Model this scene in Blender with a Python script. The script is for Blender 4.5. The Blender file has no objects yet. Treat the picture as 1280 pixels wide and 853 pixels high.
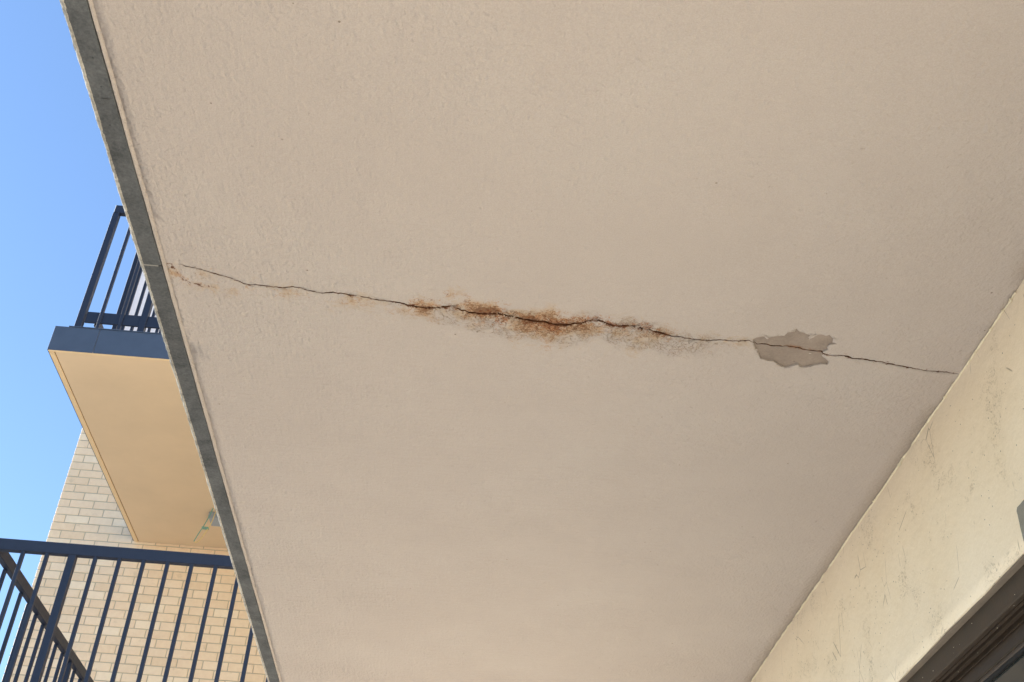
import bpy, bmesh, math, random
import numpy as np
from mathutils import Vector, Matrix, geometry, noise
random.seed(7)
S = bpy.context.scene
R = math.radians
EYE = 1.6                      # camera height above the ground; coordinates below are relative to the eye

# ------------------------------------------------------------------ camera
cam_data = bpy.data.cameras.new('camera')
cam = bpy.data.objects.new('camera', cam_data)
S.collection.objects.link(cam)
right = Vector((0.99641549, -0.06633336, 0.0524981))
down = Vector((0.08143662, 0.58419371, -0.80751829))
fwd = Vector((0.02289634, 0.808899, 0.58750163))
rot = Matrix((right, -down, -fwd)).transposed()
cam.matrix_world = Matrix.Translation((0, 0, EYE)) @ rot.to_4x4()
cam_data.sensor_width = 36
cam_data.lens = 36 * 1438.3 / 1280
cam_data.clip_start = 0.05
cam_data.clip_end = 2000
S.camera = cam

# ------------------------------------------------------------------ sky, sun, exposure
SUN_EL, SUN_AZ = R(31), R(-90)          # azimuth measured from +Y towards +X
w = bpy.data.worlds.new('World'); S.world = w; w.use_nodes = True
wn = w.node_tree; wn.nodes.clear()
wo = wn.nodes.new('ShaderNodeOutputWorld'); bg = wn.nodes.new('ShaderNodeBackground')
sky = wn.nodes.new('ShaderNodeTexSky'); sky.sky_type = 'NISHITA'; sky.sun_disc = False
sky.sun_elevation = SUN_EL; sky.sun_rotation = SUN_AZ
sky.air_density = 1.0; sky.dust_density = 0.0; sky.ozone_density = 3.3
bg.inputs['Strength'].default_value = 0.099
wn.links.new(sky.outputs[0], bg.inputs['Color']); wn.links.new(bg.outputs[0], wo.inputs[0])
sd = bpy.data.lights.new('sun', 'SUN'); sd.energy = 4.0; sd.angle = R(0.5); sd.color = (1.0, 0.978, 0.942)
sun = bpy.data.objects.new('sun', sd); S.collection.objects.link(sun)
sv = Vector((math.sin(SUN_AZ) * math.cos(SUN_EL), math.cos(SUN_AZ) * math.cos(SUN_EL), math.sin(SUN_EL)))
sun.rotation_euler = (-sv).to_track_quat('-Z', 'Y').to_euler()
sun.location = sv * 60
S.view_settings.view_transform = 'Standard'; S.view_settings.look = 'None'
S.view_settings.exposure = 1.6; S.view_settings.gamma = 1.0
S.view_settings.use_curve_mapping = False

# ------------------------------------------------------------------ helpers
def srgb(r, g, b):
    f = lambda c: (c / 255 / 12.92) if c / 255 <= 0.04045 else ((c / 255 + 0.055) / 1.055) ** 2.4
    return (f(r), f(g), f(b), 1.0)

class Mat:
    """small node-graph builder"""
    def __init__(s, name, rough=0.8, metallic=0.0, spec=0.3):
        s.m = bpy.data.materials.new(name); s.m.use_nodes = True
        s.t = s.m.node_tree; s.b = s.t.nodes['Principled BSDF']
        s.b.inputs['Roughness'].default_value = rough
        s.b.inputs['Metallic'].default_value = metallic
        s.b.inputs['Specular IOR Level'].default_value = spec
        s.coord = s.t.nodes.new('ShaderNodeTexCoord').outputs['Object']
    def link(s, a, b): s.t.links.new(a, b)
    def mapped(s, scale=(1, 1, 1), rotz=0.0):
        n = s.t.nodes.new('ShaderNodeMapping'); n.inputs['Scale'].default_value = scale
        n.inputs['Rotation'].default_value = (0, 0, rotz)
        s.link(s.coord, n.inputs['Vector']); return n.outputs[0]
    def noise(s, scale, detail=4, rough=0.55, vec=None, dist=0.0):
        n = s.t.nodes.new('ShaderNodeTexNoise')
        n.inputs['Scale'].default_value = scale; n.inputs['Detail'].default_value = detail
        n.inputs['Roughness'].default_value = rough; n.inputs['Distortion'].default_value = dist
        s.link(vec or s.coord, n.inputs['Vector']); return n.outputs['Fac']
    def voro(s, scale, vec=None, feature='F1', rnd=1.0):
        n = s.t.nodes.new('ShaderNodeTexVoronoi'); n.feature = feature
        n.inputs['Scale'].default_value = scale; n.inputs['Randomness'].default_value = rnd
        s.link(vec or s.coord, n.inputs['Vector']); return n.outputs['Distance']
    def ramp(s, fac, stops):
        n = s.t.nodes.new('ShaderNodeValToRGB'); e = n.color_ramp.elements
        while len(e) < len(stops): e.new(0.5)
        for el, (p, c) in zip(e, stops):
            el.position = p; el.color = c if len(c) == 4 else (*c, 1)
        s.link(fac, n.inputs[0]); return n.outputs[0]
    def step(s, fac, a, b):
        n = s.t.nodes.new('ShaderNodeMapRange'); n.interpolation_type = 'SMOOTHSTEP'
        n.inputs['From Min'].default_value = a; n.inputs['From Max'].default_value = b
        s.link(fac, n.inputs['Value']); return n.outputs[0]
    def val(s, x):
        n = s.t.nodes.new('ShaderNodeValue'); n.outputs[0].default_value = x; return n.outputs[0]
    def math(s, op, a, b=None):
        n = s.t.nodes.new('ShaderNodeMath'); n.operation = op
        for i, v in enumerate((a, b)):
            if v is None: continue
            if isinstance(v, (int, float)): n.inputs[i].default_value = v
            else: s.link(v, n.inputs[i])
        return n.outputs[0]
    def mix(s, fac, a, b, mode='MIX'):
        n = s.t.nodes.new('ShaderNodeMix'); n.data_type = 'RGBA'; n.blend_type = mode
        for sock, v in ((n.inputs[0], fac), (n.inputs[6], a), (n.inputs[7], b)):
            if isinstance(v, (int, float)): sock.default_value = v
            elif isinstance(v, tuple): sock.default_value = v if len(v) == 4 else (*v, 1)
            else: s.link(v, sock)
        return n.outputs[2]
    def attr(s, name):
        n = s.t.nodes.new('ShaderNodeAttribute'); n.attribute_name = name; return n.outputs['Fac']
    def color(s, c):
        if isinstance(c, tuple): s.b.inputs['Base Color'].default_value = c if len(c) == 4 else (*c, 1)
        else: s.link(c, s.b.inputs['Base Color'])
    def bump(s, height, dist, strength=1.0):
        n = s.t.nodes.new('ShaderNodeBump'); n.inputs['Distance'].default_value = dist
        n.inputs['Strength'].default_value = strength
        s.link(height, n.inputs['Height']); s.link(n.outputs[0], s.b.inputs['Normal']); return n

def thing(name, label, cat, base, group=None):
    """an Empty at the thing's base; base is relative to the eye"""
    o = bpy.data.objects.new(name, None); o.empty_display_size = 0.2
    S.collection.objects.link(o); o.location = (base[0], base[1], base[2] + EYE)
    o['label'] = label; o['category'] = cat
    if group: o['group'] = group
    return o
def origin(parent):
    v = Vector((0, 0, 0))
    while parent is not None:
        v += Vector(parent.location); parent = parent.parent
    return v
def mesh_from(bm, name, mat, smooth=False):
    me = bpy.data.meshes.new(name); bm.to_mesh(me); bm.free()
    if mat is not None: me.materials.append(mat)
    if smooth:
        for p in me.polygons: p.use_smooth = True
    return me
def part(name, bm, mat, parent, smooth=False, kind=None, label=None):
    """link a bmesh given in eye coordinates as one mesh object under parent"""
    off = origin(parent) - Vector((0, 0, EYE))
    bmesh.ops.translate(bm, verts=bm.verts, vec=-off)
    o = bpy.data.objects.new(name, mesh_from(bm, name, mat, smooth))
    S.collection.objects.link(o); o.parent = parent
    if kind: o['kind'] = kind
    if label: o['label'] = label
    return o
def place(name, me, at, parent):
    """another object on an existing mesh, at eye coordinates"""
    o = bpy.data.objects.new(name, me); S.collection.objects.link(o); o.parent = parent
    o.location = Vector(at) - (origin(parent) - Vector((0, 0, EYE))); return o
def add_box(bm, lo, hi, bevel=0.0, segs=1):
    t = bmesh.new()
    bmesh.ops.create_cube(t, size=1)
    for v in t.verts:
        v.co = Vector([lo[i] if v.co[i] < 0 else hi[i] for i in range(3)])
    if bevel: bmesh.ops.bevel(t, geom=t.edges[:], offset=bevel, segments=segs, affect='EDGES')
    me = bpy.data.meshes.new('t'); t.to_mesh(me); t.free(); bm.from_mesh(me); bpy.data.meshes.remove(me)
    return bm
def box(lo, hi, bevel=0.0, segs=1): return add_box(bmesh.new(), lo, hi, bevel, segs)
def add_tube(bm, pts, r, n=8, radii=None):
    pts = [Vector(p) for p in pts]; rings = []
    for i, p in enumerate(pts):
        d = (pts[min(i + 1, len(pts) - 1)] - pts[max(i - 1, 0)]).normalized()
        a = d.orthogonal().normalized() if i == 0 else (a - d * a.dot(d)).normalized()
        b = d.cross(a); q = radii[i] if radii else r
        rings.append([bm.verts.new(p + (a * math.cos(2 * math.pi * k / n) + b * math.sin(2 * math.pi * k / n)) * q) for k in range(n)])
    for A, B in zip(rings, rings[1:]):
        for k in range(n): bm.faces.new((A[k], A[(k + 1) % n], B[(k + 1) % n], B[k]))
    bm.faces.new(rings[0][::-1]); bm.faces.new(rings[-1]); return bm
def inside(p, poly):
    x, y = p; c = False
    for (x1, y1), (x2, y2) in zip(poly, poly[1:] + poly[:1]):
        if (y1 > y) != (y2 > y) and x < (x2 - x1) * (y - y1) / (y2 - y1) + x1: c = not c
    return c

CRACK = [(-0.7983,2.3155),(-0.7583,2.3229),(-0.7280,2.3317),(-0.7007,2.3418),(-0.6705,2.3535),(-0.6459,2.3651),(-0.6353,2.3739),(-0.6148,2.3731),(-0.5857,2.3730),(-0.5598,2.3761),(-0.5365,2.3768),(-0.5095,2.3685),(-0.4864,2.3720),(-0.4580,2.3824),(-0.4377,2.3844),(-0.4050,2.3772),(-0.3700,2.3801),(-0.3351,2.3849),(-0.3088,2.3910),(-0.2795,2.3947),(-0.2471,2.3961),(-0.2314,2.3991),(-0.2079,2.4075),(-0.1783,2.4113),(-0.1487,2.4112),(-0.1191,2.4033),(-0.0986,2.3976),(-0.0747,2.4060),(-0.0476,2.4170),(-0.0118,2.4181),(0.0236,2.4133),(0.0536,2.4171),(0.0839,2.4248),(0.1113,2.4310),(0.1504,2.4336),(0.1808,2.4375),(0.2107,2.4374),(0.2394,2.4254),(0.2565,2.4181),(0.2733,2.4088),(0.2938,2.4060),(0.3097,2.4138),(0.3319,2.4227),(0.3642,2.4183),(0.3944,2.4201),(0.4227,2.4283),(0.4570,2.4357),(0.4890,2.4465),(0.5137,2.4492),(0.5574,2.4543),(0.5795,2.4537),(0.6015,2.4525),(0.6242,2.4462),(0.6486,2.4478),(0.6740,2.4456),(0.6987,2.4402),(0.7113,2.4467),(0.7247,2.4562),(0.7470,2.4562),(0.7665,2.4598),(0.7956,2.4570),(0.8140,2.4563),(0.8330,2.4581),(0.8571,2.4643),(0.8764,2.4667),(0.9067,2.4682),(0.9391,2.4766),(0.9563,2.4715),(0.9756,2.4733),(0.9928,2.4806),(1.0175,2.4817),(1.0681,2.4853),(1.1074,2.4926),(1.1470,2.4998),(1.1856,2.5041),(1.2063,2.5098),(1.2366,2.5076),(1.2809,2.5100),(1.2985,2.5128)]
PATCH = [(0.7084,2.4345),(0.7170,2.4239),(0.7315,2.4157),(0.7490,2.4195),(0.7685,2.4093),(0.7858,2.4051),(0.7910,2.3902),(0.8080,2.3854),(0.8092,2.3694),(0.8198,2.3819),(0.8338,2.3861),(0.8594,2.3992),(0.8732,2.3899),(0.8852,2.3870),(0.8939,2.3919),(0.9006,2.3861),(0.9127,2.3998),(0.9240,2.4107),(0.9193,2.4157),(0.9324,2.4227),(0.9136,2.4278),(0.9104,2.4422),(0.9155,2.4497),(0.9064,2.4606),(0.9049,2.4749),(0.9135,2.4854),(0.9234,2.4937),(0.9343,2.5052),(0.9344,2.5184),(0.9211,2.5183),(0.9007,2.5265),(0.8815,2.5392),(0.8687,2.5411),(0.8561,2.5296),(0.8431,2.5381),(0.8237,2.5508),(0.8057,2.5401),(0.7883,2.5240),(0.7716,2.5251),(0.7510,2.5182),(0.7376,2.4940),(0.7244,2.4702),(0.7171,2.4553)]

# ------------------------------------------------------------------ materials
def mat_soffit_paint():
    k = Mat('soffit_paint', rough=0.82, spec=0.25)
    base = k.ramp(k.noise(1.3, 5, 0.6), [(0.3, srgb(167, 156, 147)), (0.5, srgb(172, 161, 152)), (0.7, srgb(177, 167, 158))])
    fine = k.noise(330, 3, 0.65)
    base = k.mix(0.25, base, k.ramp(fine, [(0.3, srgb(150, 137, 124)), (0.7, srgb(192, 182, 170))]))
    sp = k.math('LESS_THAN', k.voro(15), 0.040)                 # sparse dark specks
    sp = k.math('MULTIPLY', sp, k.step(k.noise(5, 2), 0.5, 0.6))
    base = k.mix(k.math('MULTIPLY', sp, 0.65), base, srgb(88, 72, 54))
    # rust that has bled out of the crack: faint stain, orange blotches, red-brown specks, dark lips
    halo, core, near, flk = k.attr('rust_halo'), k.attr('rust_core'), k.attr('rust_near'), k.attr('flaking')
    n0 = k.noise(15, 6, 0.7, dist=1.0); n1 = k.noise(48, 6, 0.75, dist=1.2); n2 = k.noise(130, 4, 0.7, dist=1.2)
    def patchy(a, nz, gain, lo, hi):
        return k.math('MULTIPLY', k.step(k.math('ADD', a, k.math('MULTIPLY', k.math('SUBTRACT', nz, 0.5), gain)), lo, hi), k.step(a, 0.03, 0.15))
    base = k.mix(k.math('MULTIPLY', patchy(halo, n0, 2.6, 0.20, 0.90), 0.5), base, srgb(170, 144, 108))
    base = k.mix(k.math('MULTIPLY', patchy(halo, n1, 4.0, 0.62, 0.95), 0.45), base, srgb(158, 114, 70))
    base = k.mix(k.math('MULTIPLY', patchy(core, n1, 3.6, 0.55, 0.85), 0.62), base, srgb(152, 94, 48))
    base = k.mix(k.math('MULTIPLY', patchy(halo, n2, 4.0, 0.95, 1.15), 0.75), base, srgb(112, 74, 46))
    base = k.mix(k.math('MULTIPLY', patchy(core, n2, 3.6, 0.75, 1.0), 0.85), base, srgb(106, 56, 28))
    base = k.mix(k.math('MULTIPLY', patchy(near, n1, 3.0, 0.40, 0.70), 0.9), base, srgb(84, 46, 25))
    curl = k.math('ABSOLUTE', k.math('SUBTRACT', k.noise(36, 3, 0.6, dist=1.3), 0.5))
    fl = k.math('MULTIPLY', k.step(curl, 0.022, 0.004), k.step(k.math('MULTIPLY', flk, n0), 0.28, 0.42))
    base = k.mix(k.math('MULTIPLY', fl, 0.7), base, srgb(104, 78, 54))
    k.color(base)
    # fine trowelled and brushed relief, livelier in some areas than in others
    sx = k.t.nodes.new('ShaderNodeSeparateXYZ'); k.link(k.coord, sx.inputs[0])
    out = k.step(k.math('ADD', sx.outputs[0], k.math('MULTIPLY', k.noise(2.2, 3), 0.8)), 0.9, -0.6)      # rougher coat towards the free edge
    area = k.math('ADD', k.math('ADD', 0.35, k.math('MULTIPLY', out, 0.5)), k.math('MULTIPLY', k.step(k.noise(1.2, 3, 0.6), 0.35, 0.68), 0.7))
    b1 = k.noise(66, 3, 0.5, k.mapped((1.4, 0.75, 1)), dist=0.4)
    b2 = k.noise(40, 2, 0.5, k.mapped((0.2, 1.7, 1)))
    b3 = k.noise(46, 2, 0.5, k.mapped((1.8, 0.2, 1)))
    lumps = k.math('MULTIPLY', k.step(k.voro(48, k.mapped((1.3, 0.8, 1))), 0.42, 0.0), k.step(k.noise(3.5, 3), 0.5, 0.7))
    pits = k.math('MULTIPLY', k.step(k.voro(22), 0.14, 0.02), k.step(k.noise(3.1, 2), 0.5, 0.6))
    dots = k.noise(74, 3, 0.5, k.mapped((0.9, 0.95, 1), 0.6), dist=0.7)
    hgt = k.math('ADD', k.math('ADD', k.math('MULTIPLY', b1, 0.45), k.math('MULTIPLY', dots, 0.65)),
                 k.math('ADD', k.math('MULTIPLY', k.math('MULTIPLY', b3, out), 0.35), k.math('MULTIPLY', b2, 0.6)))
    hgt = k.math('ADD', hgt, k.math('MULTIPLY', lumps, 0.25))
    hgt = k.math('MULTIPLY', hgt, area)
    hgt = k.math('SUBTRACT', hgt, k.math('MULTIPLY', pits, 0.22))
    hgt = k.math('ADD', hgt, k.math('MULTIPLY', fine, 0.02))
    hgt = k.math('SUBTRACT', hgt, k.math('MULTIPLY', k.math('MULTIPLY', k.step(curl, 0.10, 0.0), k.step(k.math('MULTIPLY', flk, n0), 0.22, 0.42)), 0.28))
    big = k.math('MULTIPLY', k.step(k.voro(7.5), 0.05, 0.0), k.step(k.noise(2.3, 2), 0.42, 0.5))
    hgt = k.math('ADD', hgt, k.math('MULTIPLY', big, 0.35))
    k.bump(hgt, 0.0070, 1.0)
    return k.m
def mat_concrete(name, a, b, bump=0.004, rough=0.9, rust=False):
    k = Mat(name, rough=rough, spec=0.2)
    n = k.noise(7, 8, 0.68, dist=0.4); f = k.noise(150, 3, 0.6)
    c = k.ramp(n, [(0.3, a), (0.7, b)])
    c = k.mix(0.3, c, k.ramp(f, [(0.3, a), (0.7, b)]))
    pit = k.step(k.voro(38), 0.12, 0.05)
    pit = k.math('MULTIPLY', pit, k.step(k.noise(9, 2), 0.5, 0.6))
    c = k.mix(k.math('MULTIPLY', pit, 0.6), c, (a[0] * .35, a[1] * .35, a[2] * .35, 1))
    if rust:
        r = k.attr('rust_core'); nn = k.noise(90, 5, 0.7, dist=1)
        m = k.step(k.math('ADD', r, k.math('MULTIPLY', k.math('SUBTRACT', nn, 0.5), 1.4)), 0.3, 0.8)
        c = k.mix(k.math('MULTIPLY', m, 0.8), c, srgb(122, 76, 42))
    k.color(c)
    k.bump(k.math('SUBTRACT', k.math('ADD', k.math('MULTIPLY', n, 0.6), k.math('MULTIPLY', f, 0.4)), k.math('MULTIPLY', pit, 0.5)), bump, 0.8)
    return k.m
def mat_wall_paint():
    k = Mat('cream_wall_paint', rough=0.75, spec=0.25)
    c = k.ramp(k.noise(2.2, 5, 0.6), [(0.3, srgb(233, 213, 183)), (0.7, srgb(241, 224, 198))])
    c = k.mix(0.2, c, k.ramp(k.noise(190, 3), [(0.3, srgb(205, 192, 160)), (0.7, srgb(232, 224, 202))]))
    patchy = k.step(k.noise(5.5, 5, 0.62), 0.52, 0.64)
    d = k.math('MULTIPLY', k.step(k.noise(95, 6, 0.75, dist=1.5), 0.54, 0.63), patchy)
    c = k.mix(k.math('MULTIPLY', d, 0.48), c, srgb(112, 100, 78))
    sp = k.math('MULTIPLY', k.math('LESS_THAN', k.voro(48), 0.10), k.step(k.noise(9, 2), 0.44, 0.56))
    c = k.mix(k.math('MULTIPLY', sp, 0.7), c, srgb(78, 68, 54))
    scr = k.step(k.voro(11, k.mapped((1, 1.0, 0.5), 0.0), 'DISTANCE_TO_EDGE'), 0.012, 0.0)
    scr = k.math('MULTIPLY', scr, k.step(k.noise(6.5, 3), 0.56, 0.62))
    c = k.mix(k.math('MULTIPLY', scr, 0.7), c, srgb(120, 105, 82))
    k.color(c)
    k.bump(k.math('ADD', k.noise(28, 5, 0.6), k.math('MULTIPLY', d, -0.5)), 0.004, 0.6)
    return k.m
def mat_plain(name, c, rough=0.6, metallic=0.0, var=0.12, scale=14, bump=0.0008, spec=0.4):
    k = Mat(name, rough=rough, metallic=metallic, spec=spec)
    n = k.noise(scale, 6, 0.65)
    lo = tuple(x * (1 - var) for x in c[:3]) + (1,); hi = tuple(min(1, x * (1 + var)) for x in c[:3]) + (1,)
    k.color(k.ramp(n, [(0.3, lo), (0.7, hi)]))
    k.link(k.math('ADD', k.math('MULTIPLY', n, 0.25), rough - 0.12), k.b.inputs['Roughness'])
    k.bump(k.noise(scale * 9, 3), bump, 0.6)
    return k.m
def mat_brick():
    k = Mat('cream_brick', rough=0.9, spec=0.2)
    info = k.t.nodes.new('ShaderNodeObjectInfo')
    va = k.t.nodes.new('ShaderNodeVectorMath'); va.operation = 'ADD'
    k.link(k.coord, va.inputs[0]); k.link(k.math('MULTIPLY', info.outputs['Random'], 37.0), va.inputs[1]); k.coord = va.outputs[0]
    tone = k.ramp(info.outputs['Random'], [(0.0, srgb(236, 207, 174)), (0.25, srgb(246, 218, 186)), (0.6, srgb(243, 217, 187)), (0.8, srgb(249, 224, 194)), (1.0, srgb(252, 232, 204))])
    n = k.noise(24, 6, 0.65)
    c = k.mix(0.3, tone, k.ramp(n, [(0.3, srgb(212, 188, 150)), (0.7, srgb(242, 224, 190))]))
    dk = k.step(k.noise(9, 4, 0.6), 0.62, 0.74)
    c = k.mix(k.math('MULTIPLY', dk, 0.25), c, srgb(160, 142, 114))
    k.color(c); k.bump(k.noise(130, 4, 0.65), 0.003, 0.7)
    return k.m
def mat_crack():
    k = Mat('rusted_crack', rough=0.95, spec=0.1)
    k.color(k.ramp(k.noise(70, 5, 0.7), [(0.35, srgb(52, 33, 20)), (0.55, srgb(84, 50, 27)), (0.75, srgb(128, 76, 36))]))
    return k.m
def mat_glass():
    k = Mat('dark_door_glass', rough=0.06, spec=0.5)
    k.color(srgb(48, 50, 47)); return k.m
def mat_ground(name, a, b):
    k = Mat(name, rough=0.9, spec=0.2)
    k.color(k.ramp(k.noise(0.35, 8, 0.65), [(0.3, a), (0.7, b)])); k.bump(k.noise(30, 6), 0.01, 0.5); return k.m

M_SOFFIT = mat_soffit_paint()
M_SUBSTRATE = mat_concrete('bare_soffit_concrete', srgb(124, 111, 100), srgb(154, 140, 127), 0.0035, rust=True)
M_EDGE = mat_concrete('dark_edge_concrete', srgb(50, 51, 52), srgb(106, 107, 106), 0.007)
M_ARRIS = mat_concrete('sun_toned_edge_concrete', srgb(84, 82, 78), srgb(200, 192, 178), 0.006)  # pale mottling imitates sun catching the gritty outer edge
M_SLAB = mat_concrete('slab_concrete', srgb(130, 127, 120), srgb(155, 151, 142), 0.005)
M_WALL = mat_wall_paint()
M_BEAD = mat_plain('cream_paint_bead', srgb(226, 214, 184), 0.7, var=0.1, scale=60)
M_MORTAR = mat_concrete('brick_mortar', srgb(180, 164, 142), srgb(204, 190, 166), 0.003)
M_BRICK = mat_brick()
M_RENDER = mat_plain('pale_render', srgb(222, 218, 222), 0.85, var=0.04, scale=3)
M_STEEL = mat_plain('navy_painted_steel', srgb(30, 40, 60), 0.5, var=0.12, scale=22, spec=0.3)
M_FASCIA = mat_plain('slate_blue_fascia', srgb(60, 74, 96), 0.5, var=0.10, scale=9)
M_BSOFFIT = mat_plain('yellow_cream_soffit', srgb(216, 191, 158), 0.8, var=0.05, scale=1.6, spec=0.2)
M_TRIM = mat_plain('cream_drip_trim', srgb(226, 198, 158), 0.8, var=0.05, scale=8, spec=0.2)
M_GROOVE = mat_plain('brown_groove', srgb(130, 95, 60), 0.9, var=0.1)
M_BRONZE = mat_plain('dark_bronze_frame', srgb(66, 55, 44), 0.55, var=0.2, scale=30, spec=0.25)
M_RUBBER = mat_plain('black_gasket', srgb(28, 26, 24), 0.8)
M_GLASS = mat_glass()
M_CRACK = mat_crack()
M_GREY = mat_concrete('grey_render_patch', srgb(128, 123, 112), srgb(150, 145, 133), 0.004)
M_BOX = mat_plain('grey_plastic', srgb(150, 158, 166), 0.5, var=0.05)
M_WIRE_G = mat_plain('green_wire', srgb(110, 160, 146), 0.5, var=0.1, scale=80)
M_WIRE_C = mat_plain('cream_wire', srgb(214, 190, 130), 0.5, var=0.15, scale=80)
M_GROUND = mat_ground('worn_asphalt', srgb(104, 103, 100), srgb(122, 120, 116))
M_BOUNCE_PAVING = mat_ground('pale_bounce_concrete', srgb(184, 184, 182), srgb(204, 204, 201))  # pale tone for the added paving that throws light upwards

# ------------------------------------------------------------------ dimensions (metres, relative to the eye)
H = 1.836                       # underside of the balcony overhead
X_EDGE, X_OUT, X_WALL = -0.8365, -0.8935, 1.2975
Y0, Y1 = -1.2, 6.6              # length of the overhead balcony
Y_BRICK, X_CORNER = 10.72, -4.19
FLOOR = -EYE

# ------------------------------------------------------------------ ground
bm = bmesh.new()
bmesh.ops.create_grid(bm, x_segments=8, y_segments=8, size=700)
bmesh.ops.translate(bm, verts=bm.verts, vec=(0, 0, FLOOR))
ground = part('ground', bm, M_GROUND, None)
ground['kind'] = 'structure'
bm = bmesh.new()  # unseen pale paving, added to bounce light onto the soffits and bricks
add_box(bm, (-1.5, -7, FLOOR - 0.2), (X_WALL + 0.035, 6.2, FLOOR + 0.06), 0.01)
add_box(bm, (-13, 6.204, FLOOR - 0.2), (X_WALL + 0.035, 10.72, FLOOR + 0.06), 0.01)
bounce_paving = part('bounce_pavement', bm, M_BOUNCE_PAVING, None); bounce_paving['kind'] = 'structure'

# ------------------------------------------------------------------ balcony overhead
over = thing('balcony', 'beige painted balcony underside overhead with a long rusty crack and a peeled grey patch', 'balcony', ((X_OUT + X_WALL) / 2, 2.0, H), 'concrete balconies')
part('slab', box((X_OUT + 0.004, Y0, H + 0.03), (X_WALL - 0.004, Y1, H + 0.23)), M_SLAB, over)

# crack outline: the centre line with a width that wanders, sharpened to points at both ends
def densify(P, step):
    out = []
    for (x1, y1), (x2, y2) in zip(P, P[1:]):
        n = max(1, int(math.hypot(x2 - x1, y2 - y1) / step))
        out += [(x1 + (x2 - x1) * i / n, y1 + (y2 - y1) * i / n) for i in range(n)]
    return out + [P[-1]]
CL = densify(CRACK, 0.004)
CL = [(x, y + 0.0024 * noise.noise((x * 75, 3.1, 0)) + 0.0018 * noise.noise((x * 170, 1.7, 0)) + 0.0026 * noise.noise((x * 30, 9.1, 0))) for x, y in CL]
def crack_w(x, i, n):
    prof = np.interp(x, [-0.80, -0.62, -0.3, 0.0, 0.15, 0.27, 0.34, 0.55, 0.7, 0.95, 1.03, 1.15, 1.29],
                     [0.0014, 0.0019, 0.0017, 0.0021, 0.0024, 0.0022, 0.0019, 0.0014, 0.0016, 0.0017, 0.0021, 0.0015, 0.0010])
    wv = (1.65 if -0.3 < x % 3.3 < 0.5 or x % 3.3 > 3.0 else 1.35) * prof * (1 + 0.8 * noise.noise((x * 38, 0.3, 2.0)) + 0.7 * noise.noise((x * 120, 7.7, 1.0)))
    return max(0.0004, wv) * min(1, i / 6 + 0.12, (n - 1 - i) / 6 + 0.12)
n = len(CL)
side_a = [(x, y - crack_w(x, i, n)) for i, (x, y) in enumerate(CL)]
side_b = [(x, y + crack_w(x + 3.3, i, n)) for i, (x, y) in enumerate(CL)]
crack_poly = side_a + side_b[::-1]
patch_poly = []
PD = densify(PATCH + PATCH[:1], 0.006)[:-1]
for i, (x, y) in enumerate(PD):
    patch_poly.append((x + 0.0022 * noise.noise((x * 120, y * 120, 0)), y + 0.0022 * noise.noise((x * 120, y * 120, 5))))

def amp_core(x):
    return float(np.interp(x, [-0.84, -0.78, -0.6, -0.42, -0.3, -0.24, -0.1, 0.0, 0.1, 0.2, 0.29, 0.34, 0.4, 0.46, 0.49, 0.56, 0.64, 0.7, 0.76, 0.82, 0.9, 0.96, 1.1, 1.25, 1.3],
                           [0.24, 0.22, 0.26, 0.3, 0.38, 0.6, 0.6, 0.85, 0.85, 0.95, 0.7, 1.0, 0.75, 1.0, 0.45, 0.2, 0.35, 0.4, 0.35, 0.6, 0.6, 0.5, 0.42, 0.5, 0.2]))
def amp_halo(x):
    return float(np.interp(x, [-0.84, -0.7, -0.55, -0.35, -0.2, 0.0, 0.2, 0.35, 0.5, 0.62, 0.75, 1.0, 1.3],
                           [0.5, 0.45, 0.38, 0.42, 0.62, 1.05, 0.95, 0.65, 0.6, 0.3, 0.22, 0.12, 0.05]))
CX = np.array([p[0] for p in CL]); CY = np.array([p[1] for p in CL])
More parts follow.
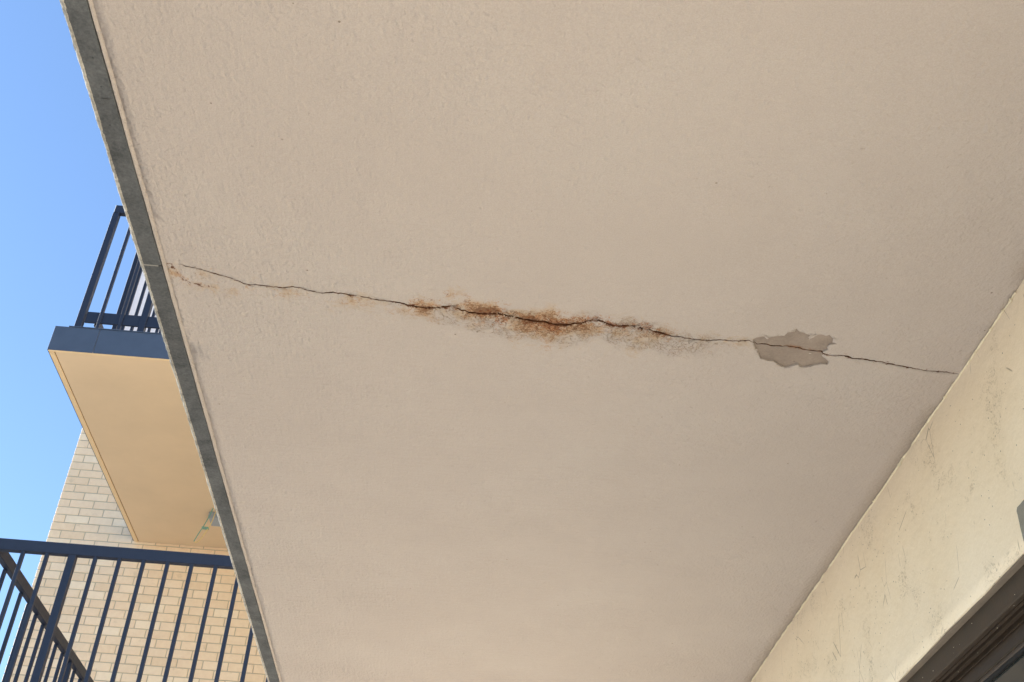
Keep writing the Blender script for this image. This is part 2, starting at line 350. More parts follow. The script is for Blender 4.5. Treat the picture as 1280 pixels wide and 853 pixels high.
def rust_values(x, y):
    cy = float(np.interp(x, CX, CY)); d = y - cy
    side = 1.0 if d > 0 else 0.75
    wc = float(np.interp(x, [-0.8, -0.3, 0.0, 0.1, 0.2, 0.3, 0.45, 0.55, 1.3], [0.005, 0.008, 0.020, 0.026, 0.026, 0.015, 0.015, 0.007, 0.005]))
    core = amp_core(x) * math.exp(-(d / wc) ** 2)
    wh = float(np.interp(x, [-0.84, -0.3, 0.0, 0.2, 0.5, 0.8, 1.3], [0.06, 0.045, 0.088, 0.088, 0.07, 0.03, 0.03])) * side
    wh *= 1 + 0.75 * noise.noise((x * 11, 2.2 if d > 0 else 6.6, 0))
    dc = d - float(np.interp(x, [-0.85, -0.25, -0.1, 0.22, 0.3, 1.3], [0.022, 0.022, -0.014, -0.006, 0.006, 0.012]))
    blot = 0.75 + 0.9 * noise.noise((x * 14, y * 14, 3)) + 0.5 * noise.noise((x * 33, y * 33, 8))
    halo = amp_halo(x) * math.exp(-(dc / max(wh, 0.012)) ** 2) * max(0.15, blot * 1.25)
    # a second short rusty hairline below the left end of the crack
    if -0.85 < x < -0.70:
        yy = float(np.interp(x, [-0.8104, -0.8024, -0.7854, -0.7628, -0.7377], [2.3261, 2.3644, 2.3844, 2.3889, 2.3969]))
        core = max(core, 0.4 * math.exp(-((y - yy) / 0.006) ** 2))
        halo = max(halo, 0.5 * math.exp(-((y - yy) / 0.03) ** 2))
    flk = float(np.interp(x, [-0.84, -0.2, 0.0, 0.5, 0.7, 1.1, 1.3], [0.4, 0.6, 1, 0.95, 0.5, 0.45, 0.3])) * math.exp(-((d - 0.03) / 0.10) ** 2)
    second = 0.0
    if -0.83 < x < -0.72: second = 0.55 * math.exp(-((y - float(np.interp(x, [-0.8104, -0.8024, -0.7854, -0.7628, -0.7377], [2.3261, 2.3644, 2.3844, 2.3889, 2.3969]))) / 0.006) ** 2)
    wc *= 1 + 0.7 * noise.noise((x * 16, 1.0 if d > 0 else 5.0, 4))
    wide = amp_core(x) * max(0.3, 1.05 + 0.8 * noise.noise((x * 19, y * 19, 12))) * math.exp(-((d + 0.002) / (wc * 1.7)) ** 2)
    near = amp_core(x) * (0.8 + 0.7 * noise.noise((x * 27, 0, 3))) * math.exp(-(d / 0.0075) ** 2)
    near = max(near, second)
    return max(core * 0.6, wide * 0.8), halo, flk, near

def sheet(outer, holes, pts):
    """triangulated flat sheet with holes; returns 2-D verts and triangles"""
    V, E = [], []
    for ring in [outer] + holes:
        s = len(V); V += [Vector(p) for p in ring]
        E += [(s + i, s + (i + 1) % len(ring)) for i in range(len(ring))]
    V += [Vector(p) for p in pts]
    v, e, f, *_ = geometry.delaunay_2d_cdt(V, E, [], 0, 1e-6)
    tris = []
    for t in f:
        c = sum((v[i] for i in t), Vector((0, 0))) / len(t)
        if inside(c, outer) and not any(inside(c, h) for h in holes): tris.append(tuple(t))
    return v, tris
def undul(x, y):
    return 0.0035 * noise.noise((x * 1.3, y * 1.1, 0)) + 0.0012 * noise.noise((x * 5, y * 4, 3)) 
def rust_attrs(me, off):
    for nm, j in (('rust_core', 0), ('rust_halo', 1), ('flaking', 2), ('rust_near', 3)):
        a = me.attributes.new(nm, 'FLOAT', 'POINT')
        a.data.foreach_set('value', [rust_values(v.co.x + off.x, v.co.y + off.y)[j] for v in me.vertices])

# the render and paint coat, with the crack and the peeled patch cut out of it
ne = 260
left = [(X_EDGE + 0.0085 + 0.0018 * noise.noise((0, i * 0.31, 1)) + 0.0010 * noise.noise((0, i * 1.3, 4)), Y1 - 0.004 + (Y0 + 0.008 - Y1) * i / ne) for i in range(ne + 1)]
outer = left + [(X_WALL + 0.012, Y0 + 0.004)] + [(X_WALL + 0.012, Y0 + (Y1 - Y0) * i / 60) for i in range(1, 60)] + [(X_WALL + 0.012, Y1 - 0.004)]
pts = []
y = 2.16
while y < 2.66:
    x = X_EDGE + 0.016
    while x < X_WALL - 0.01:
        if abs(y - np.interp(x, CX, CY)) > 0.0065: pts.append((x + random.uniform(-.003, .003), y + random.uniform(-.003, .003)))
        x += 0.011
    y += 0.0095
y = Y0 + 0.05
while y < Y1 - 0.03:
    if not 2.12 < y < 2.70:
        x = X_EDGE + 0.03
        while x < X_WALL - 0.02: pts.append((x, y)); x += 0.05
    y += 0.05
v2, tris = sheet(outer, [crack_poly, patch_poly], pts)
bm = bmesh.new()
bv = [bm.verts.new((p.x, p.y, H + undul(p.x, p.y))) for p in v2]
for t in tris: bm.faces.new([bv[i] for i in reversed(t)])
bm.normal_update()
for f in bm.faces:
    if f.normal.z > 0: f.normal_flip()
for f in bm.faces: f.smooth = True
# thickness: the free edges turn up by 4 mm
rim = [e for e in bm.edges if e.is_boundary]
ext = bmesh.ops.extrude_edge_only(bm, edges=rim)
for g in ext['geom']:
    if isinstance(g, bmesh.types.BMVert): g.co.z += 0.0062
    if isinstance(g, bmesh.types.BMFace): g.smooth = False
coat = part('painted_soffit', bm, M_SOFFIT, over)
rust_attrs(coat.data, origin(over))

# bare concrete showing where the coat has peeled away
px = [p[0] for p in patch_poly]; py = [p[1] for p in patch_poly]
lo, hi = (min(px) - 0.02, min(py) - 0.02), (max(px) + 0.02, max(py) + 0.02)
seg = [i for i, p in enumerate(CL) if lo[0] + 0.004 < p[0] < hi[0] - 0.004]
sub_crack = [side_a[i] for i in seg] + [side_b[i] for i in reversed(seg)]
gp = [(lo[0] + 0.006 * i, lo[1] + 0.006 * j) for i in range(1, int((hi[0] - lo[0]) / 0.006)) for j in range(1, int((hi[1] - lo[1]) / 0.006))]
v2, tris = sheet([lo, (hi[0], lo[1]), hi, (lo[0], hi[1])], [sub_crack], gp)
bm = bmesh.new()
bv = [bm.verts.new((p.x, p.y, H + undul(p.x, p.y) + 0.0048 + 0.0006 * noise.noise((p.x * 60, p.y * 60, 8)))) for p in v2]
for t in tris:
    f = bm.faces.new([bv[i] for i in t]); f.smooth = True
bm.normal_update()
for f in bm.faces:
    if f.normal.z > 0: f.normal_flip()
sub = part('peeled_patch', bm, M_SUBSTRATE, over, label='grey bare concrete patch where the beige coat has peeled off around the crack')
rust_attrs(sub.data, origin(over))

# the crack itself: a V-shaped trough going up into the slab
bm = bmesh.new()
A = [bm.verts.new((x, y, H + undul(x, y) + 0.0008)) for x, y in side_a]
B = [bm.verts.new((x, y, H + undul(x, y) + 0.0008)) for x, y in side_b]
T = [bm.verts.new((x, y, H + 0.018)) for x, y in CL]
inp = [inside(p, patch_poly) for p in CL]
for i in range(n):
    if inp[i]: A[i].co.z += 0.0044; B[i].co.z += 0.0044
for i in range(n - 1):
    bm.faces.new((A[i], A[i + 1], T[i + 1], T[i])); bm.faces.new((T[i], T[i + 1], B[i + 1], B[i]))
part('crack', bm, M_CRACK, over, label='long thin rust stained crack running across the beige underside')

# thin curls of lifted paint along the worst of the crack and round the bare patch
bm = bmesh.new()
fr_ = random.Random(11)
spots = []
for q in range(95):
    x = fr_.choice((fr_.gauss(0.12, 0.16), fr_.uniform(-0.75, 1.2), fr_.gauss(0.42, 0.08)))
    if -0.8 < x < 1.22: spots.append((x, float(np.interp(x, CX, CY)) + fr_.choice((-1, 1, 1)) * abs(fr_.gauss(0.004, 0.012)), fr_.uniform(0.002, 0.0055)))
for q in range(7):
    p = patch_poly[fr_.randrange(len(patch_poly))]; spots.append((p[0], p[1], fr_.uniform(0.003, 0.006)))
for x, y, s in spots:
    th = fr_.uniform(0, 6.28); dz = fr_.uniform(0.2, 0.55); m = fr_.choice((4, 5, 5, 6)); el_ = fr_.uniform(1.2, 2.6)
    lo_, up_ = [], []
    for k in range(m):
        a = 6.283 * k / m + fr_.uniform(-.35, .35); u, v = s * el_ * math.cos(a) * fr_.uniform(.6, 1.1), s * math.sin(a) * fr_.uniform(.6, 1.1)
        p = Vector((x + u * math.cos(th) - v * math.sin(th), y + u * math.sin(th) + v * math.cos(th), H + undul(x, y) - 0.0008 - (v + s) * dz * 0.6))
        lo_.append(bm.verts.new(p)); up_.append(bm.verts.new(p + Vector((0, 0, 0.0007))))
    bm.faces.new(lo_); bm.faces.new(up_[::-1])
    for k in range(m): bm.faces.new((lo_[k], up_[k], up_[(k + 1) % m], lo_[(k + 1) % m]))
bmesh.ops.recalc_face_normals(bm, faces=bm.faces[:])
fl_ = part('paint_flakes', bm, M_SOFFIT, over, kind='stuff')
rust_attrs(fl_.data, origin(over))

# bare concrete edge strip, standing 9 mm below the coat, in two lengths with a mortar joint between
def edge_strip(ya, yb, seed):
    bm = bmesh.new(); m = max(6, int((yb - ya) / 0.02)); rings = []
    for i in range(m + 1):
        yy = ya + (yb - ya) * i / m
        w1 = 0.0016 * noise.noise((yy * 6, seed, 0)) + 0.0022 * noise.noise((yy * 2.1, seed, 5))
        a = 0.005 + 0.004 * noise.noise((yy * 22, seed, 9)) + 0.003 * noise.noise((yy * 60, seed, 2))
        zz = H - 0.009
        prof = [(X_EDGE - 0.0005 + w1, H + 0.006), (X_EDGE - 0.0005 + w1, zz + 0.0012), (X_EDGE - 0.002 + w1, zz), (X_OUT + 0.0065 + a * 0.6, zz), (X_OUT + 0.0065 + a * 0.6, H + 0.2345), (X_EDGE - 0.0005 + w1, H + 0.2345)]
        rings.append([bm.verts.new((px_, yy, pz)) for px_, pz in prof])
    for P, Q in zip(rings, rings[1:]):
        for j in range(len(P)):
            bm.faces.new((P[j], Q[j], Q[(j + 1) % len(P)], P[(j + 1) % len(P)]))
    bm.faces.new(rings[0]); bm.faces.new(rings[-1][::-1])
    bmesh.ops.recalc_face_normals(bm, faces=bm.faces[:])
    return bm
YJ = 2.316
part('edge_strip', edge_strip(Y0, YJ - 0.0022, 1.0), M_EDGE, over)
part('edge_strip', edge_strip(YJ + 0.0022, Y1, 4.0), M_EDGE, over)
part('mortar_joint', box((X_OUT + 0.006, YJ - 0.0021, H - 0.0092), (X_EDGE - 0.009, YJ + 0.0021, H + 0.2)), mat_plain('pale_joint', srgb(136, 132, 124), 0.9), over)
# gritty outer arris, its colour lightened to stand for sunlight on it
bm = bmesh.new(); rings = []; m = int((Y1 - Y0) / 0.006)
for i in range(m + 1):
    yy = Y0 + (Y1 - Y0) * i / m
    nz = lambda f, q: noise.noise((yy * f, q, 0.5))
    e = 0.0016 * nz(19, 1) + 0.0010 * nz(70, 2)
    prof = [(X_OUT + 0.0125, H - 0.0085), (X_OUT + 0.0085 + 0.002 * nz(60, 3), H - 0.0105 + 0.002 * nz(90, 4)), (X_OUT + 0.0045, H - 0.0085 + 0.0025 * nz(75, 5)),
            (X_OUT + 0.0012 + e, H - 0.0045 + 0.0025 * nz(55, 6)), (X_OUT + e, H + 0.006), (X_OUT, H + 0.2343), (X_OUT + 0.0125, H + 0.2343)]
    rings.append([bm.verts.new((px_, yy, pz)) for px_, pz in prof])
for P, Q in zip(rings, rings[1:]):
    for j in range(len(P)): bm.faces.new((P[j], Q[j], Q[(j + 1) % len(P)], P[(j + 1) % len(P)]))
bmesh.ops.recalc_face_normals(bm, faces=bm.faces[:])
part('sun_toned_arris', bm, M_ARRIS, over)
# rolled lip of the coat where it ends against the strip
bm = bmesh.new(); rings = []; m = int((Y1 - Y0) / 0.02)
for i in range(m + 1):
    yy = Y0 + (Y1 - Y0) * i / m
    q = 0.0012 * noise.noise((yy * 5, 4, 1)) + 0.0008 * noise.noise((yy * 21, 2, 1))
    prof = [(X_EDGE + 0.0006 + q * .5, H + 0.004), (X_EDGE + 0.0010 + q, H - 0.0065), (X_EDGE + 0.0030 + q, H - 0.0072), (X_EDGE + 0.0072 + q, H - 0.0035), (X_EDGE + 0.0115 + q, H + 0.0052)]
    rings.append([bm.verts.new((px_, yy, pz)) for px_, pz in prof])
for P, Q in zip(rings, rings[1:]):
    for j in range(len(P) - 1): bm.faces.new((P[j], Q[j], Q[j + 1], P[j + 1]))
bmesh.ops.recalc_face_normals(bm, faces=bm.faces[:])
for f in bm.faces:
    if f.normal.z > 0.1: f.normal_flip()
part('coat_lip', bm, M_SOFFIT, over, smooth=True)
# bent wire end sticking out of the strip
part('tie_wire', add_tube(bmesh.new(), [(-0.866, 1.7525, H - 0.0088), (-0.862, 1.7530, H - 0.0105), (-0.848, 1.7535, H - 0.0105), (-0.838, 1.7530, H - 0.007)], 0.0009, 5), M_EDGE, over)

# ------------------------------------------------------------------ cream house wall with the sliding door
wall = thing('house_wall', 'cream painted wall with dark scuffs below the balcony, over a dark sliding door', 'wall', (X_WALL, 3.0, FLOOR))
HEAD, DY0, DY1 = 1.2486, 2.1, 3.85
def wall_dx(yy, zz): return 0.0040 * noise.noise((yy * 1.7, zz * 1.2, 4)) + 0.0014 * noise.noise((yy * 7, zz * 5, 2))
def wall_face(y0, y1, z0, z1, ny, nz):
    """front sheet of the wall, gently uneven"""
    bm = bmesh.new(); g = []
    for i in range(ny + 1):
        row = []
        for j in range(nz + 1):
            yy, zz = y0 + (y1 - y0) * i / ny, z0 + (z1 - z0) * j / nz
            row.append(bm.verts.new((X_WALL + wall_dx(yy, zz), yy, zz)))
        g.append(row)
    for i in range(ny):
        for j in range(nz):
            bm.faces.new((g[i][j], g[i][j + 1], g[i + 1][j + 1], g[i + 1][j])).smooth = True
    # the coat stops 9 mm back from the arris; the return behind it is bare sealant
    low = [g[i][0] for i in range(ny + 1)]
    bk = [bm.verts.new((v.co.x + 0.005 + 0.003 * noise.noise((v.co.y * 12, 3, 3)), v.co.y, z0 + 0.001)) for v in low]
    for i in range(ny): bm.faces.new((low[i], low[i + 1], bk[i + 1], bk[i]))
    return bm
bm = wall_face(Y0 - 0.4, 7.6, HEAD, H + 0.012, 260, 14)
for v in bm.verts:                                   # chipped lower arris
    if abs(v.co.z - HEAD) < 0.0005 and v.co.x < X_WALL + 0.02:
        v.co.z += 0.0030 * noise.noise((v.co.y * 9, 1, 1)) + 0.0022 * noise.noise((v.co.y * 31, 2, 1)) + 0.003 * (noise.noise((v.co.y * 5, 7, 1)) > 0.1)
part('painted_face', bm, M_WALL, wall)
bm = bmesh.new(); rows = []
for i in range(240):
    yy = DY0 - 0.02 + (DY1 - DY0 + 0.04) * i / 239
    q = 0.0016 * noise.noise((yy * 8, 1, 6)) + 0.0012 * noise.noise((yy * 30, 1, 6))
    rows.append([bm.verts.new(p) for p in ((X_WALL + 0.0075, yy, HEAD + 0.012), (X_WALL + 0.0085 + q, yy, HEAD + 0.0016 + q), (X_WALL + 0.018, yy, HEAD + 0.0030 + q), (X_WALL + 0.0285, yy, HEAD + 0.0004 - q * .3), (X_WALL + 0.036, yy, HEAD + 0.003))])
for P, Q in zip(rows, rows[1:]):
    for j in range(4): bm.faces.new((P[j], Q[j], Q[j + 1], P[j + 1])).smooth = True
part('sealant', bm, mat_plain('grey_brown_sealant', srgb(122, 110, 95), 0.8, var=0.15, scale=25, bump=0.002), wall)
bm = bmesh.new()
add_box(bm, (X_WALL + 0.036, Y0 - 6, HEAD + 0.004), (X_WALL + 0.28, 10.69, H + 8.0))
add_box(bm, (X_WALL + 0.036, Y0 - 6, FLOOR), (X_WALL + 0.28, DY0, HEAD + 0.003))
add_box(bm, (X_WALL + 0.036, DY1, FLOOR), (X_WALL + 0.28, 10.69, HEAD + 0.003))
part('masonry', bm, M_WALL, wall)
bm = bmesh.new()
add_box(bm, (X_WALL + 0.002, Y0 - 6, FLOOR), (X_WALL + 0.035, DY0, HEAD - 0.001))
add_box(bm, (X_WALL + 0.002, DY1, FLOOR), (X_WALL + 0.035, 10.69, HEAD - 0.001))
add_box(bm, (X_WALL + 0.002, Y0 - 6, H + 0.232), (X_WALL + 0.035, 10.69, H + 8.0))
add_box(bm, (X_WALL + 0.002, 7.602, HEAD), (X_WALL + 0.035, 10.69, H + 0.231))
add_box(bm, (X_WALL + 0.002, Y0 - 6, HEAD), (X_WALL + 0.035, Y0 - 0.402, H + 0.231))
part('render', bm, M_WALL, wall)
bm = bmesh.new()
add_box(bm, (X_WALL + 0.283, Y0 - 6, H + 7.5), (12, 18, H + 7.9))          # roof and back of the house close it off
add_box(bm, (11.6, Y0 - 6, FLOOR), (12, 18, H + 7.498))
add_box(bm, (X_WALL + 0.283, Y0 - 6.3, FLOOR), (12, Y0 - 6.002, H + 7.9))
part('house_shell', bm, M_SLAB, wall)

# bead of old paint in the corner between wall and soffit, broken in places
bm = bmesh.new(); yy = Y0
while yy < Y1:
    ln = random.uniform(0.25, 0.9); m = int(ln / 0.012)
    P, rr = [], []
    for i in range(m + 1):
        t = yy + ln * i / m
        P.append((X_WALL + wall_dx(t, H) - 0.0012 + 0.0028 * noise.noise((t * 18, 5, 0)) + 0.0012 * noise.noise((t * 60, 5, 0)), t, H - 0.0018 + undul(X_WALL, t)))
        rr.append(max(0.0008, (0.0026 + 0.0015 * noise.noise((t * 17, 8, 0)) + 0.0012 * noise.noise((t * 55, 1, 0))) * min(1, (i + .4) / 3, (m - i + .4) / 3)))
    add_tube(bm, P, 0.002, 6, rr); yy += ln + random.uniform(0.004, 0.05)
part('paint_bead', bm, M_BEAD, wall, smooth=True)
# chips of flaked paint hanging at that corner
bm = bmesh.new()
for (cy, s) in ((2.99, 0.012), (2.62, 0.006), (3.62, 0.006), (2.18, 0.010), (4.05, 0.007), (2.30, 0.005), (2.97, 0.008)) + tuple((random.uniform(1.9, 4.6), random.uniform(0.002, 0.005)) for _ in range(34)):
    q = [Vector((X_WALL - 0.003 - 0.004 * random.random(), cy + s * (0.9 + random.random() * .4) * math.cos(a), H - 0.0035 + s * 0.7 * (random.random() * .4 + .7) * math.sin(a) - 0.002)) for a in [k * math.pi / 3 for k in range(6)]]
    vs = [bm.verts.new(p) for p in q]; vb = [bm.verts.new(p + Vector((0.0015, 0, 0))) for p in q]
    bm.faces.new(vs); bm.faces.new(vb[::-1])
    for k in range(6): bm.faces.new((vs[k], vb[k], vb[(k + 1) % 6], vs[(k + 1) % 6]))
part('paint_flake', bm, M_BEAD, wall)
# grey patch of bare render at the right
bm = bmesh.new()
top = [2.352 - 0.02 * i for i in range(28)]
ring = [(2.366, 1.352)] + [(t, 1.351 + 0.007 * noise.noise((t * 40, 0, 0)) + 0.006 * noise.noise((t * 13, 3, 0))) for t in top] + [(top[-1], 1.2535)] + \
       [(2.372 + 0.002 * noise.noise((zz * 70, 0, 3)), zz) for zz in np.linspace(1.2535, 1.345, 10)]
f1 = [bm.verts.new((X_WALL - 0.0052, yv, zv)) for yv, zv in ring]; f2 = [bm.verts.new((X_WALL + 0.006, yv, zv)) for yv, zv in ring]
bm.faces.new(f1); bm.faces.new(f2[::-1])
for k in range(len(ring)): bm.faces.new((f1[k], f2[k], f2[(k + 1) % len(ring)], f1[(k + 1) % len(ring)]))
bmesh.ops.recalc_face_normals(bm, faces=bm.faces[:])
part('render_patch', bm, M_GREY, wall, label='grey unpainted render patch with a ragged top, beside the door head')

# sliding door: head profile drawn as (x, z) and run along the opening
def extrude_profile(prof, y0, y1):
    bm = bmesh.new()
    a = [bm.verts.new((x, y0, z)) for x, z in prof]; b = [bm.verts.new((x, y1, z)) for x, z in prof]
    for k in range(len(prof)): bm.faces.new((a[k], b[k], b[(k + 1) % len(prof)], a[(k + 1) % len(prof)]))
    bm.faces.new(a[::-1]); bm.faces.new(b)
    bmesh.ops.recalc_face_normals(bm, faces=bm.faces[:]); return bm
xf = X_WALL + 0.028
head = [(xf, 1.2484), (xf, 1.192), (xf + 0.002, 1.190), (xf + 0.015, 1.190), (xf + 0.0155, 1.1945), (xf + 0.019, 1.1945), (xf + 0.0195, 1.190), (xf + 0.029, 1.190), (xf + 0.029, 1.206), (xf + 0.036, 1.206), (xf + 0.036, 1.187), (xf + 0.039, 1.187), (xf + 0.0395, 1.191),
        (xf + 0.053, 1.191), (xf + 0.053, 1.228), (xf + 0.062, 1.228), (xf + 0.062, 1.186), (xf + 0.066, 1.186), (xf + 0.066, 1.2484)]
fr = part('door_frame', extrude_profile(head, DY0 + 0.002, DY1 - 0.002), M_BRONZE, wall)
part('jamb', box((xf, DY1 - 0.05, FLOOR), (xf + 0.066, DY1 - 0.003, 1.1895)), M_BRONZE, fr)
part('jamb', box((xf, DY0 + 0.003, FLOOR), (xf + 0.066, DY0 + 0.05, 1.1895)), M_BRONZE, fr)
part('sill', box((xf, DY0 + 0.051, FLOOR), (xf + 0.11, DY1 - 0.051, FLOOR + 0.05)), M_BRONZE, fr)
leaf = bmesh.new()
xs = xf + 0.070
add_box(leaf, (xs, DY0 + 0.02, 1.137), (xs + 0.034, DY1 - 0.02, 1.24), 0.002)
add_box(leaf, (xs, DY0 + 0.02, FLOOR + 0.06), (xs + 0.034, DY1 - 0.02, FLOOR + 0.15), 0.002)
for yc in (DY0 + 0.06, DY1 - 0.06): add_box(leaf, (xs + 0.001, yc - 0.035, FLOOR + 0.151), (xs + 0.033, yc + 0.035, 1.1365), 0.002)
lf = part('door_leaf', leaf, mat_plain('brown_bronze_leaf', srgb(66, 54, 44), 0.5, var=0.15, scale=30), wall)
part('gasket', box((xs + 0.003, DY0 + 0.03, 1.127), (xs + 0.010, DY1 - 0.03, 1.1366)), M_RUBBER, lf)
part('glazing_bead', box((xs - 0.003, DY0 + 0.03, 1.146), (xs - 0.0002, DY1 - 0.03, 1.152)), M_BRONZE, lf)
part('pane', box((xs + 0.011, DY0 + 0.06, FLOOR + 0.14), (xs + 0.018, DY1 - 0.06, 1.14)), M_GLASS, lf)
bm = bmesh.new()
for k in range(22):       # paint splashes on the frame
    t = random.uniform(1.6, 3.4); u = random.random()
    pz, pxx = (1.1895, xf + random.uniform(0.003, 0.05)) if u < .7 else (random.uniform(1.2, 1.24), xf)
    r = random.uniform(0.0006, 0.0018)
    c = bmesh.new(); bmesh.ops.create_icosphere(c, subdivisions=1, radius=r)
    for v in c.verts: v.co = Vector((v.co.x * .8, v.co.y * random.uniform(1, 2.4), v.co.z * .5)) + Vector((pxx, t, pz))
    me = bpy.data.meshes.new('t'); c.to_mesh(me); c.free(); bm.from_mesh(me); bpy.data.meshes.remove(me)
part('paint_splash', bm, M_BEAD, wall, kind='stuff')

# ------------------------------------------------------------------ brick building behind
brick = thing('brick_building', 'cream brick wall with pale rendered top behind the blue balcony railings', 'building', (X_CORNER, Y_BRICK, FLOOR))
part('mortar_wall', box((X_CORNER + 0.006, Y_BRICK + 0.004, FLOOR), (9.0, 18, 6.72)), M_MORTAR, brick)
part('rendered_wall', box((X_CORNER - 0.004, Y_BRICK - 0.012, 6.722), (9.0, 18, 10.2)), M_RENDER, brick)
CO, BW = 0.0868, 0.2388
def brick_mesh(w):
    return mesh_from(box((0, 0, 0), (w - 0.0095, 0.05, CO - 0.0095), 0.003), 'brick', M_BRICK)
BM = [brick_mesh(BW) for _ in range(1)][0]; BH = brick_mesh(BW / 2)
rest = bmesh.new(); nb = 0
row0 = 5.304 - CO / 2 + 0.00475
kmin, kmax = int((FLOOR - row0) / CO) + 1, int((6.70 - row0) / CO)
for r in range(kmin, kmax):
    z = row0 + r * CO
    x = X_CORNER; first = True
    # where this course can be seen: left of the overhead balcony edge, below and beside the upper balcony
    xmax = -0.487 * z - 0.25
    while x < 1.28:
        half = first and r % 2 == 0
        wv = BW / 2 if half else BW
        seen = 3.30 < z < 6.35 and x < xmax and not (z > 4.99 and x > -3.36 - (z - 4.93) * 0.62 + 0.1)
        zz = z + 0.0012 * noise.noise((x * 3, r * 1.7, 0)); yj = Y_BRICK + 0.0018 * noise.noise((x * 5.3, r * 2.9, 4))
        if seen and nb < 300:
            place('brick', BH if half else BM, (x, yj, zz), brick); nb += 1
        else:
            add_box(rest, (x, yj, zz), (min(x + wv, 1.29) - 0.0095, yj + 0.03, zz + CO - 0.0095))
        x += wv; first = False
print('bricks as parts:', nb)
part('brickwork', rest, M_BRICK, brick, kind='stuff')

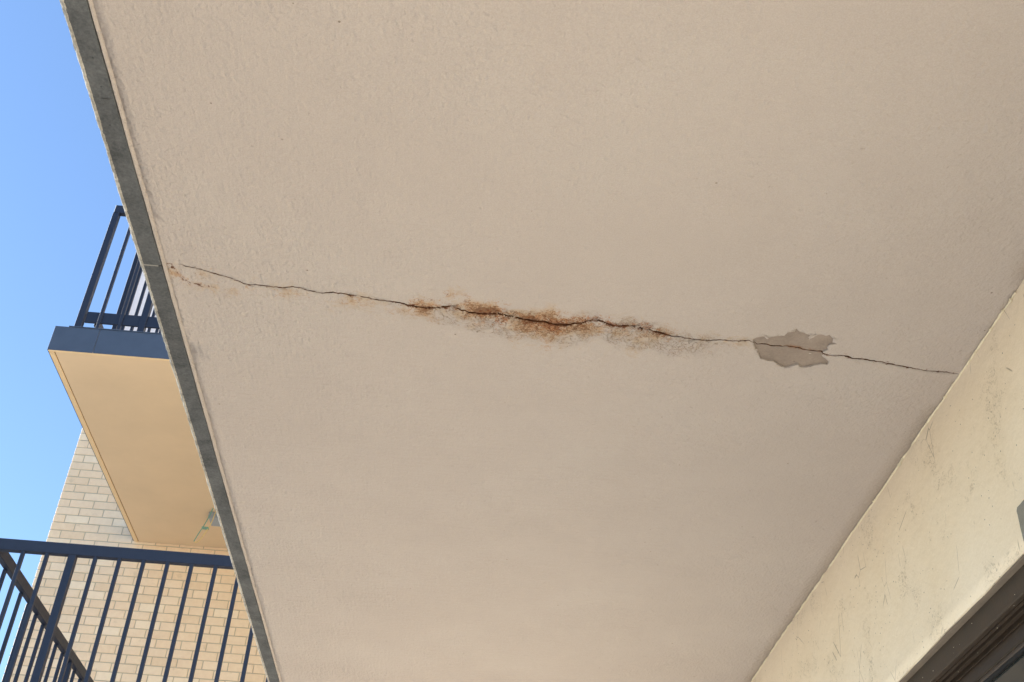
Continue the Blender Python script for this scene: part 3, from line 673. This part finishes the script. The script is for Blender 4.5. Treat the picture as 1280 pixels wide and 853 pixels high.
# ------------------------------------------------------------------ the neighbouring balconies
def make_balcony(zs, label, xc, xside, y_first, pitch, thick):
    '''xc: outer face of the railing corner; the side bars start at y_first'''
    XL, XR, YF = -3.335, 0.95, 7.397
    b = thing('balcony', label, 'balcony', ((XL + XR) / 2, Y_BRICK, zs), 'concrete balconies')
    part('slab', box((XL + 0.004, YF + 0.012, zs + 0.012), (XR, Y_BRICK - 0.016, zs + 0.222)), M_SLAB, b)
    part('soffit_board', box((XL + 0.048, YF + 0.028, zs + 0.003), (XR - 0.02, Y_BRICK - 0.004, zs + 0.0119)), M_BSOFFIT, b)
    part('drip_trim', box((XL + 0.002, YF + 0.03, zs - 0.002), (XL + 0.0405, Y_BRICK - 0.003, zs + 0.0118), 0.002), M_TRIM, b)
    part('drip_trim', box((XL + 0.002, YF + 0.004, zs - 0.002), (XR, YF + 0.0255, zs + 0.0118), 0.002), M_TRIM, b)
    part('groove', box((XL + 0.040, YF + 0.0255, zs + 0.007), (XL + 0.049, Y_BRICK - 0.004, zs + 0.0117)), M_GROOVE, b)
    for xa, xb in ((XL - 0.004, -2.9935), (-2.9905, -1.20), (-1.197, XR)):
        part('fascia_panel', box((xa, YF, zs), (xb, YF + 0.0035, zs + 0.226), 0.001), M_FASCIA, b)
    part('fascia_panel', box((XL - 0.004, YF + 0.004, zs), (XL, Y_BRICK - 0.01, zs + 0.226), 0.001), M_FASCIA, b)
    part('edge_flashing', box((XL + 0.10, YF - 0.006, zs + 0.2265), (XR, YF + 0.11, zs + 0.234), 0.001), M_FASCIA, b)
    zt = zs + 0.234; top = zs + 1.549; yf = 7.437
    front = part('railing', box((xc, yf, top - 0.082), (XR - 0.05, yf + 0.05, top), 0.003), M_STEEL, b)
    side = part('railing', box((xside, yf + 0.0505, top - 0.082), (xside + 0.046, Y_BRICK - 0.004, top), 0.003), M_STEEL, b)
    part('bottom_rail', box((xc + 0.06, yf + 0.014, zs + 0.322), (XR - 0.05, yf + 0.030, zs + 0.426), 0.002), M_STEEL, front)
    part('bottom_rail', box((xside + 0.014, yf + 0.052, zs + 0.322), (xside + 0.030, Y_BRICK - 0.004, zs + 0.426), 0.002), M_STEEL, side)
    def upright(name, wx, wy):
        return mesh_from(box((-wx, -wy, zt - zs), (wx, wy, top - 0.0825 - zs), 0.0015), name, M_STEEL)
    post, slim, bar = upright('post', 0.026, 0.024), upright('post', 0.018, 0.018), upright('baluster', 0.0125, 0.012)
    foot = mesh_from(box((-0.045, -0.04, zt - zs), (0.045, 0.04, zt - zs + 0.008), 0.001), 'base_plate', M_STEEL)
    place('post', post, (xc + 0.022, yf + 0.027, zs), front); place('base_plate', foot, (xc + 0.022, yf + 0.027, zs), front)
    x = -3.04; k = 0
    while x < XR - 0.1:
        if k in (2, 17):
            place('post', post, (x + 0.006, yf + 0.027, zs), front); place('base_plate', foot, (x + 0.006, yf + 0.027, zs), front)
        else: place('baluster', bar, (x, yf + 0.001 + 0.0125, zs), front)
        x += 0.1645; k += 1
    y = y_first; k = 0
    while y < Y_BRICK - 0.1:
        if k in thick: place('post', slim, (xside + 0.026, y, zs), side)
        else: place('baluster', bar, (xside + 0.010, y, zs), side)
        y += pitch; k += 1
    return b
make_balcony(4.936, 'upper blue edged balcony with yellow cream underside and navy railing, left of the crack', -3.214, -3.105, 7.89, 0.21, (0,))
make_balcony(1.828, 'lower balcony with long navy railing in front of the brick wall, bottom left corner', -3.272, -3.272, 7.786, 0.2034, (9,))

# ------------------------------------------------------------------ box and loose wires under the upper balcony
jb = thing('junction_box', 'small grey plastic box fixed under the yellow balcony beside a hanging wire loop', 'box', (-2.38, 10.13, 4.936))
part('box_body', box((-2.472, 9.925, 4.886), (-2.22, 10.118, 4.9385), 0.005, 2), M_BOX, jb)
part('box_lid', box((-2.467, 9.93, 4.879), (-2.225, 10.113, 4.8855), 0.003), M_BOX, jb)
wire = thing('wire_loop', 'thin green and cream wire loop hanging from the yellow balcony underside', 'wire', (-2.42, 9.86, 4.936))
def spline(P, m=10):
    P = [Vector(p) for p in P]; out = []
    Q = [P[0]] + P + [P[-1]]
    for i in range(1, len(Q) - 2):
        for t in [j / m for j in range(m)]:
            a, b, c, d = Q[i - 1], Q[i], Q[i + 1], Q[i + 2]
            out.append(0.5 * ((2 * b) + (c - a) * t + (2 * a - 5 * b + 4 * c - d) * t * t + (3 * b - a - 3 * c + d) * t ** 3))
    return out + [P[-1]]
gp_ = [(-2.425, 9.86, 4.9385), (-2.442, 9.86, 4.86), (-2.473, 9.862, 4.757), (-2.506, 9.865, 4.672), (-2.530, 9.87, 4.603), (-2.531, 9.872, 4.596)]
cp_ = [(-2.531, 9.872, 4.5955), (-2.511, 9.875, 4.588), (-2.476, 9.878, 4.634), (-2.442, 9.882, 4.719), (-2.418, 9.885, 4.795), (-2.398, 9.888, 4.9385)]
part('green_wire', add_tube(bmesh.new(), spline(gp_), 0.0048, 8), M_WIRE_G, wire, smooth=True)
part('cream_wire', add_tube(bmesh.new(), spline(cp_), 0.0044, 8), M_WIRE_C, wire, smooth=True)
part('wire_tie', box((-2.488, 9.850, 4.735), (-2.428, 9.900, 4.741)), M_WIRE_G, wire)
